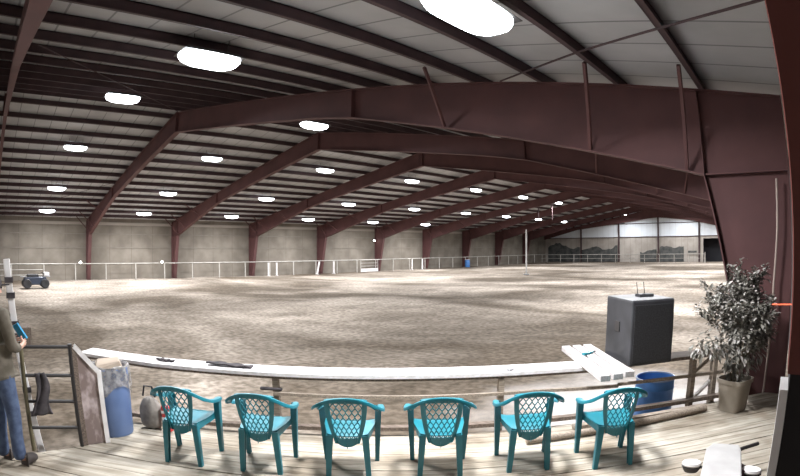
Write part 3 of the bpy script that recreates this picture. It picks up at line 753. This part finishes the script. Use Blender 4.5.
# grey bag slumped by the rail + red/white carton
t = thing('grey_bag', 'crumpled grey bag slumped between the bin and the leftmost chair', 'bag', D(-2.78, 4.96, DECK), YAW)
s = MB()
def gb(u, v):
    th = u*2*math.pi; ph = v*math.pi; r = math.sin(ph)**.6
    n_ = 1+.18*noise.noise((math.cos(th)*2.2, math.sin(th)*2.2, v*4))
    return (.14*r*math.cos(th)*n_*(1.25-.5*v), .08*r*math.sin(th)*n_, .19-.19*math.cos(ph)*n_**.5)
s.sheet(gb, 28, 16); s.build('bag_body', nmat('grey_bag', (.16, .145, .13), (.30, .275, .25), 9, .8), t, smooth=180)
s = MB(); s.tube([(-.08, 0, .38), (-.05, 0, .50), (.05, 0, .50), (.08, 0, .38)], .012, 6); s.build('bag_handle', M_dark, t)
t = thing('drink_carton', 'red and white carton standing left of the leftmost chair', 'carton', D(-2.56, 4.95, DECK), YAW)
s = MB(); s.box(-.05, .05, -.04, .04, 0, .30); s.build('carton_body', mat('carton_red', (.55, .04, .04), .5), t, bevel=.006)
s = MB()
for z in (.06, .14, .215): s.box(-.052, .052, -.042, .042, z, z+.03)
s.build('white_bands', M_white, t)

# ------------------------------------------------------------------ gate, panel, leaning post (left end of deck)
def gate():
    t = thing('deck_gate', 'dark metal tube gate with four bars at the left edge of the deck', 'gate', (14.62, .24, 0), 0)
    s = MB()
    y1 = .52
    for z0, z1 in ((1.45, 1.42), (1.17, 1.13), (.91, .86), (.64, .58)): s.tube([(0, 0, z0), (0, y1, z1)], .018, 8)
    s.build('gate_bar', M_dark, t)
    s = MB(); s.tube([(0, 0, .40), (0, 0, 1.50)], .022, 8); s.build('hinge_upright', nmat('rusty_green', (.10, .085, .045), (.14, .12, .07), 6), t)
    s = MB(); s.tube([(0, y1, .37), (0, y1, 1.45)], .024, 8); s.build('latch_upright', M_dark, t)
    # dark coat hanging on it
    c = thing('dark_coat', 'dark coat hanging on the bars of the metal gate', 'coat', (14.66, .40, .78))
    s = MB()
    def coat(u, v):
        w_ = .035+.07*v; y = (u-.5)*2*w_*(1+.12*math.sin(v*7)); z = .42-.42*v
        return (.025+.015*math.sin(u*9+v*4), y+.02*math.sin(v*5), z)
    s.sheet(coat, 14, 18, .02); s.build('coat_body', M_cloth, c, smooth=180)
gate()
def panel():
    t = thing('framed_panel', 'white framed clear panel standing between the gate and the rubbish bin', 'panel', (14.62, .80, 0))
    A = Vector((0, 0, .38)); Bt = Vector((0, 0, 1.43)); Ct = Vector((.0, .25, 1.14)); Dd = Vector((0, .25, .38))
    s = MB(); s.prism([A+Vector((-.004, 0, 0)), Dd+Vector((-.004, 0, 0)), Ct+Vector((-.004, 0, 0)), Bt+Vector((-.004, 0, 0))], (.008, 0, 0))
    m = nmat('scuffed_sheet', (.20, .15, .14), (.50, .42, .42), 7, .35, lo=.45, hi=.62, stretch=(1, 1, .6)); s.build('sheet', m, t)
    s = MB(); s.bar(Bt, Ct, .05, .05); s.bar(Ct+Vector((0, 0, .018)), Dd, .06, .05); s.build('white_edge', M_white, t)
    s = MB(); s.bar(A, Bt, .04, .05); s.build('dark_edge', M_woodd, t)
panel()
t = thing('white_post', 'slender white post with dark bindings rising beside the person at the left edge', 'post', (14.42, .27, 0))
s = MB(); s.bar((0, .06, .28), (-.02, -.13, 2.28), .07, .07); s.build('post_shaft', M_white, t, bevel=.01)
for z in (.7, .95, 1.5, 1.62, 1.9, 2.05): s = MB(); s.box(-.043, .041, .015-(z-.28)*.095, .105-(z-.28)*.095, z, z+.055); s.build('binding', M_cloth, t)
s = MB(); s.lathe([(.12, 0), (.12, .04), (.05, .07), (.05, .30)], (0, .06, 0), 14); s.build('post_base', M_dark, t)
# bench/blocks seen beyond at far left
for i, (x, y, lb) in enumerate(((6.2, .75, 'dark stacked block nearest the person at the left edge'), (5.2, .85, 'dark block lying in the dirt beyond its neighbour at far left'))):
    s = MB(); s.box(x-.35, x+.35, y-.12, y+.12, 0, .45-.15*i); tag(s.build('stacked_block', M_woodd, bevel=.02), lb, 'block', 'blocks at far left')

# ------------------------------------------------------------------ potted ficus
def plant():
    base = D(4.06, 5.02, DECK)
    t = thing('potted_plant', 'bushy grey-green potted tree in a beige square pot before the red column', 'potted plant', base, YAW+R(20))
    def sq(r, z, n=32, p=5):
        out = []
        for k in range(n):
            th = 2*math.pi*k/n; c, s_ = math.cos(th), math.sin(th); q = (abs(c)**p+abs(s_)**p)**(-1/p); out.append(Vector((r*c*q, r*s_*q, z)))
        return out
    def loft(rings, cap=True):
        s = MB(); n = len(rings[0])
        for r_ in rings: s.v += r_
        for i in range(len(rings)-1):
            for k in range(n): s.f.append((i*n+k, i*n+(k+1) % n, (i+1)*n+(k+1) % n, (i+1)*n+k)); s.m.append(0)
        s.f.append(tuple(range(n))[::-1]); s.m.append(0)
        return s
    mp_ = nmat('pot_beige', (.27, .235, .19), (.33, .29, .24), 5, .7)
    loft([sq(.145, 0), sq(.15, .02), sq(.185, .36), sq(.18, .36), sq(.172, .30)]).build('pot', mp_, t, smooth=50)
    loft([sq(.18, .355), sq(.20, .36), sq(.203, .41), sq(.185, .41), sq(.178, .33)]).build('rim', mp_, t, smooth=50)
    s = MB(); s.lathe([(.175, .34), (.10, .36), (.001, .365)], n=20); s.build('soil', nmat('soil', (.03, .022, .016), (.06, .045, .03), 20, .95), t)
    rnd = random.Random(21); st = MB(); tips = []
    cam_dir = (CAM-base); cam_dir.z = 0; cam_dir.normalize()
    def grow(p, d, L_, r, depth):
        pts = [p]; q = p.copy(); n = 5
        for i in range(n):
            d = (d+Vector((rnd.uniform(-.2, .2), rnd.uniform(-.2, .2), rnd.uniform(-.05, .12)))).normalized(); q = q+d*L_/n; pts.append(q.copy())
            if depth >= 1: tips.append((q.copy(), d.copy()))
        st.tube(pts, [r*(1-.55*i/n) for i in range(n+1)], 6)
        if depth < 3:
            for k in range(3 if depth else 5):
                i = rnd.randint(2, n); dd = (d+Vector((rnd.uniform(-1, 1), rnd.uniform(-1, 1), rnd.uniform(-.25, .6)))).normalized(); grow(pts[i].copy(), dd, L_*.62, r*.5, depth+1)
    for k in range(5):
        a = k*1.256; grow(Vector((.05*math.cos(a), .05*math.sin(a), .35)), Vector((.28*math.cos(a), .28*math.sin(a), 1)).normalized(), .68, .014, 0)
    st.build('stem', nmat('bark', (.11, .085, .06), (.17, .14, .10), 12, .85), t)
    lf = MB()
    def leaf(p, d, L_, mi):
        d = d.normalized(); side = d.cross(Vector((rnd.uniform(-.3, .3), rnd.uniform(-.3, .3), 1))).normalized(); nrm = side.cross(d)
        w_ = L_*.24; prof = [(0, 0), (.25, .8), (.5, 1), (.78, .62), (1, 0)]
        n = len(lf.v); C_ = []
        for t_, ww in prof:
            c = p+d*L_*t_-Vector((0, 0, .28*L_*t_*t_))
            C_.append((c-side*w_*ww+nrm*.12*L_*ww*.4, c, c+side*w_*ww+nrm*.12*L_*ww*.4))
        for a, b_, c in C_: lf.v += [a, b_, c]
        for i in range(4):
            lf.f += [(n+i*3, n+i*3+1, n+i*3+4, n+i*3+3), (n+i*3+1, n+i*3+2, n+i*3+5, n+i*3+4)]; lf.m += [mi, mi]
    leaves = 0
    # canopy envelope: leaves at tips plus an ellipsoidal shell
    Ri = Matrix.Rotation(-(YAW+R(20)), 3, 'Z')
    for p, d in tips:
        if p.z < .42: continue
        for k in range(4):
            dd = d+Vector((rnd.uniform(-1, 1), rnd.uniform(-1, 1), rnd.uniform(-.9, .5))); leaf(p+Vector((rnd.gauss(0, .02), rnd.gauss(0, .02), rnd.gauss(0, .02))), dd, rnd.uniform(.055, .10), rnd.choice((0, 0, 1))); leaves += 1
    lobes = [((.17, 0, 1.10), (.36, .30, .36), 620), ((.03, 0, .80), (.38, .30, .28), 500), ((-.52, -.05, .88), (.26, .18, .17), 170), ((.04, 0, .56), (.22, .20, .15), 130), ((.12, .05, 1.46), (.15, .14, .11), 40), ((.34, 0, 1.25), (.12, .2, .25), 80)]
    for (c, e, n) in lobes:
        for k in range(n):
            while True:
                v = Vector((rnd.uniform(-1, 1), rnd.uniform(-1, 1), rnd.uniform(-1, 1)))
                if .25 < v.length < 1: break
            if noise.noise((v*1.9+Vector(c)*3)) < -.22: continue
            q = Vector(c)+Vector((v.x*e[0], v.y*e[1], v.z*e[2]))
            # lobes are laid out along the rail direction: rotate into the plant's own frame
            q = Matrix.Rotation(-R(20), 3, 'Z') @ q
            leaf(q, v+Vector((rnd.uniform(-.8, .8), rnd.uniform(-.8, .8), rnd.uniform(-1.1, .2))), rnd.uniform(.055, .105), rnd.choice((0, 0, 1)))
    m1 = nmat('leaf_grey_green', (.12, .115, .095), (.20, .19, .165), 9, .55); m2 = nmat('leaf_pale', (.30, .28, .255), (.44, .415, .39), 9, .55)
    lf.build('foliage', [m1, m2], t)
plant()
# loose stick and conduit by the column
t = MB(); t.tube([(19.74, 7.38, 3.27), (19.72, 7.38, 2.6), (19.67, 7.40, 1.9), (19.62, 7.40, DECK-.3)], .016, 8); tag(t.build('conduit', mat('conduit_tan', (.38, .30, .26), .6)), 'slim pale conduit running down the web of the near red column', 'conduit')
t = MB(); t.tube([D(4.38, 5.15, DECK), D(4.46, 5.3, 1.35)], .016, 8); tag(t.build('stick', M_pipe), 'pale stick standing on the deck right of the plant pot', 'stick')
# orange cable
t = MB(); t.tube([(19.97, 2.6, 2.12), (19.9, 2.9, 2.08), (19.82, 3.2, 2.045), (19.74, 3.6, 2.0)], .005, 8); tag(t.build('orange_cable', mat('orange', (.75, .10, .03), .5)), 'orange cable crossing from the right edge behind the plant', 'cable')

# ------------------------------------------------------------------ near wall post at the right edge
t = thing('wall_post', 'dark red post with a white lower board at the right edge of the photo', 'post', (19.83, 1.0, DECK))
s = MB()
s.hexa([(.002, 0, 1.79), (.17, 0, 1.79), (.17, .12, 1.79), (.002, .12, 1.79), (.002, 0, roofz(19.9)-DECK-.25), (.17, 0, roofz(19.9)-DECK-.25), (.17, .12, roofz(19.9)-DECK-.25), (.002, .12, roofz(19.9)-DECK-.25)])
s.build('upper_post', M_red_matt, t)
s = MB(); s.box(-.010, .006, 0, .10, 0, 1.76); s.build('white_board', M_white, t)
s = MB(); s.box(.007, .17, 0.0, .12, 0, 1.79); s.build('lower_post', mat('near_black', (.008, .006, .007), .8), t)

# ------------------------------------------------------------------ bench thing at the bottom right
def bench():
    t = thing('padded_bench', 'narrow pale grey padded bench with dark frame at the bottom right of the deck', 'bench', D(2.64, 3.29, DECK), YAW-R(37))
    s = MB(); s.prism([(-.17, -.75, .215), (.17, -.75, .215), (.165, .22, .215), (.145, .34, .215), (-.10, .34, .215), (-.16, .20, .215)], (0, 0, .055)); s.build('bench_top', nmat('pale_grey_pad', (.33, .32, .315), (.40, .39, .385), 4, .6), t, bevel=.012)
    for x in (-.1, .11):
        for y in (-.6, .18):
            s = MB(); s.bar((x, y, .215), (x*1.35, y*1.02, 0), .03, .03); s.build('leg', M_dark, t)
    s = MB(); s.tube([(.12, .30, .22), (.19, .35, .235), (.33, .45, .25)], .018, 8); s.build('handle_bar', M_dark, t)
    s = MB(); s.prism([(.16, .12, .03), (.24, .02, .03), (.20, -.08, .03), (.16, -.1, .03)], (0, 0, .17)); s.build('side_bracket', mat('dark_maroon', (.05, .02, .025), .6), t, bevel=.006)
    for sx, yy in ((-1, .02), (1, -.02)):
        s = MB(); s.tube([(sx*.1, yy, .16), (sx*.22, yy, .16)], .012, 8); s.build('cross_arm', M_dark, t)
        s = MB(); s.lathe([(.001, -.02), (.075, -.018), (.09, 0), (.08, .018), (.001, .022)], (sx*.265, yy, .185), 20, sx=1, sy=.8); s.build('side_pad', M_white, t, smooth=True)
        s = MB(); s.lathe([(.06, -.07), (.088, -.02), (.001, -.02)], (sx*.265, yy, .185), 20, sx=1.03, sy=.84); s.build('pad_base', M_dark, t, smooth=True)
bench()

# ------------------------------------------------------------------ person at the left edge
def skin_mesh(name, verts, edges, radii, material, parent, sub=2):
    me = bpy.data.meshes.new(name); me.from_pydata(verts, edges, []); me.materials.append(material)
    o = bpy.data.objects.new(name, me); COL.objects.link(o)
    if parent: o.parent = parent
    md = o.modifiers.new('skin', 'SKIN'); md.use_smooth_shade = True
    if not me.skin_vertices: me.attributes.new if False else None
    for i, r in enumerate(radii):
        sv = me.skin_vertices[0].data[i]; sv.radius = r if isinstance(r, tuple) else (r, r); sv.use_root = (i == 0)
    sb = o.modifiers.new('sub', 'SUBSURF'); sb.levels = sub; sb.render_levels = sub
    return o
def person():
    # local: y forward (towards the arena, +b), x right
    t = thing('person', 'person in brown-grey jacket and blue jeans holding a blue phone, left edge', 'person', D(-3.61, 3.46, DECK), YAW-R(8))
    t.rotation_euler = (0, R(-3), YAW-R(8))
    skin = nmat('skin', (.52, .30, .22), (.56, .34, .26), 5, .5)
    jk = nmat('jacket_brown', (.085, .072, .052), (.14, .12, .095), 10, .9); jn = nmat('jeans_blue', (.04, .06, .12), (.08, .115, .20), 14, .85); bt = mat('boot_brown', (.05, .04, .038), .7)
    V = [(0, 0, .95), (0, .0, 1.12), (0, .0, 1.30), (0, -.01, 1.43), (0, 0, 1.50), (0, .02, 1.57), (0, .03, 1.65), (0, .02, 1.72)]
    E = [(i, i+1) for i in range(7)]; Rr = [(.14, .10), (.13, .10), (.16, .11), (.13, .09), .05, (.07, .085), (.078, .095), (.055, .07)]
    hands = {}
    for sx in (-1, 1):
        n = len(V)
        V += [(sx*.17, -.01, 1.42), (sx*.22, 0, 1.28), (sx*.23, .03, 1.12), (sx*.13, .22, 1.10), (sx*.08, .30, 1.12)]
        E += [(3, n), (n, n+1), (n+1, n+2), (n+2, n+3), (n+3, n+4)]; Rr += [.055, .048, .040, .028, (.034, .018)]
        h = n+4; hp = Vector(V[h])
        for k in range(4):
            ln = [.065, .075, .07, .055][k]; z0 = .03-.02*k
            m = len(V); V += [(hp.x-sx*.01, hp.y+.02, hp.z+z0), (hp.x-sx*.03, hp.y+.02+ln*.5, hp.z+z0), (hp.x-sx*.055, hp.y+.02+ln*.6, hp.z+z0)]; E += [(h, m), (m, m+1), (m+1, m+2)]; Rr += [.009, .008, .007]
        m = len(V); V += [(hp.x-sx*.02, hp.y-.01, hp.z+.045), (hp.x-sx*.04, hp.y+.01, hp.z+.065)]; E += [(h, m), (m, m+1)]; Rr += [.011, .009]
        n = len(V)
        V += [(sx*.095, 0, .86), (sx*.115, .02, .48), (sx*.13, -.01, .09), (sx*.145, .15, .04)]
        E += [(0, n), (n, n+1), (n+1, n+2), (n+2, n+3)]; Rr += [.085, .055, .04, (.04, .028)]
    body = skin_mesh('body', V, E, Rr, skin, t)
    # jacket
    V = [(0, 0, 1.0), (0, .0, .86), (0, 0, 1.15), (0, 0, 1.32), (0, -.01, 1.44), (0, .0, 1.49)]; E = [(0, 1), (0, 2), (2, 3), (3, 4), (4, 5)]; Rr = [(.175, .135), (.18, .14), (.17, .13), (.19, .135), (.15, .11), .07]
    for sx in (-1, 1):
        n = len(V); V += [(sx*.18, -.01, 1.42), (sx*.23, 0, 1.28), (sx*.24, .03, 1.12), (sx*.16, .17, 1.10)]; E += [(4, n), (n, n+1), (n+1, n+2), (n+2, n+3)]; Rr += [.075, .066, .058, .048]
    skin_mesh('jacket', V, E, Rr, jk, t)
    V = [(0, 0, .93), (0, 0, .99)]; E = [(0, 1)]; Rr = [(.155, .125), (.15, .12)]
    for sx in (-1, 1):
        n = len(V); V += [(sx*.10, 0, .80), (sx*.115, .025, .50), (sx*.125, .0, .28), (sx*.13, -.01, .05)]; E += [(0, n), (n, n+1), (n+1, n+2), (n+2, n+3)]; Rr += [.10, .075, .066, .070]
    skin_mesh('jeans', V, E, Rr, jn, t)
    for sx in (-1, 1):
        skin_mesh('boot', [(sx*.13, -.03, .06), (sx*.13, -.01, .16), (sx*.14, .09, .05), (sx*.15, .19, .038)], [(0, 1), (0, 2), (2, 3)], [(.062, .065), .062, (.062, .058), (.055, .042)], bt, t)
    s = MB()
    s.lathe([(.092, 1.66), (.098, 1.70), (.085, 1.76), (.045, 1.79), (.001, 1.797)], (0, .015, 0), 20, sx=.95, sy=1.15)
    s.box(-.07, .07, .10, .19, 1.672, 1.684); s.build('cap', M_cloth, t, smooth=True)
    for sx in (-1, 1): s = MB(); s.lathe([(.001, -.011), (.011, 0), (.001, .011)], (sx*.03, .115, 1.655), 8); s.build('eye', M_dark, t)
    s = MB(); s.hexa([(-.014, .11, 1.605), (.014, .11, 1.605), (.006, .10, 1.655), (-.006, .10, 1.655), (-.010, .138, 1.61), (.010, .138, 1.61), (.004, .118, 1.655), (-.004, .118, 1.655)]); s.build('nose', skin, t, smooth=True)
    ph = thing('blue_phone', 'bright blue case held up by the person at the left edge', 'phone', t.matrix_basis @ Vector((0, 0, 0)))
    bpy.context.view_layer.update()
    p = t.matrix_world @ Vector((.035, .36, 1.14)); ph.location = p; ph.rotation_euler = (R(-20), R(25), YAW+math.pi)
    s = MB(); s.box(-.04, .04, -.012, .012, 0, .18); s.build('case', mat('bright_blue', (.02, .30, .55), .4), ph, bevel=.006)
    s = MB(); s.box(-.035, .035, -.014, -.012, .008, .172); s.build('screen', M_dark, ph)
person()
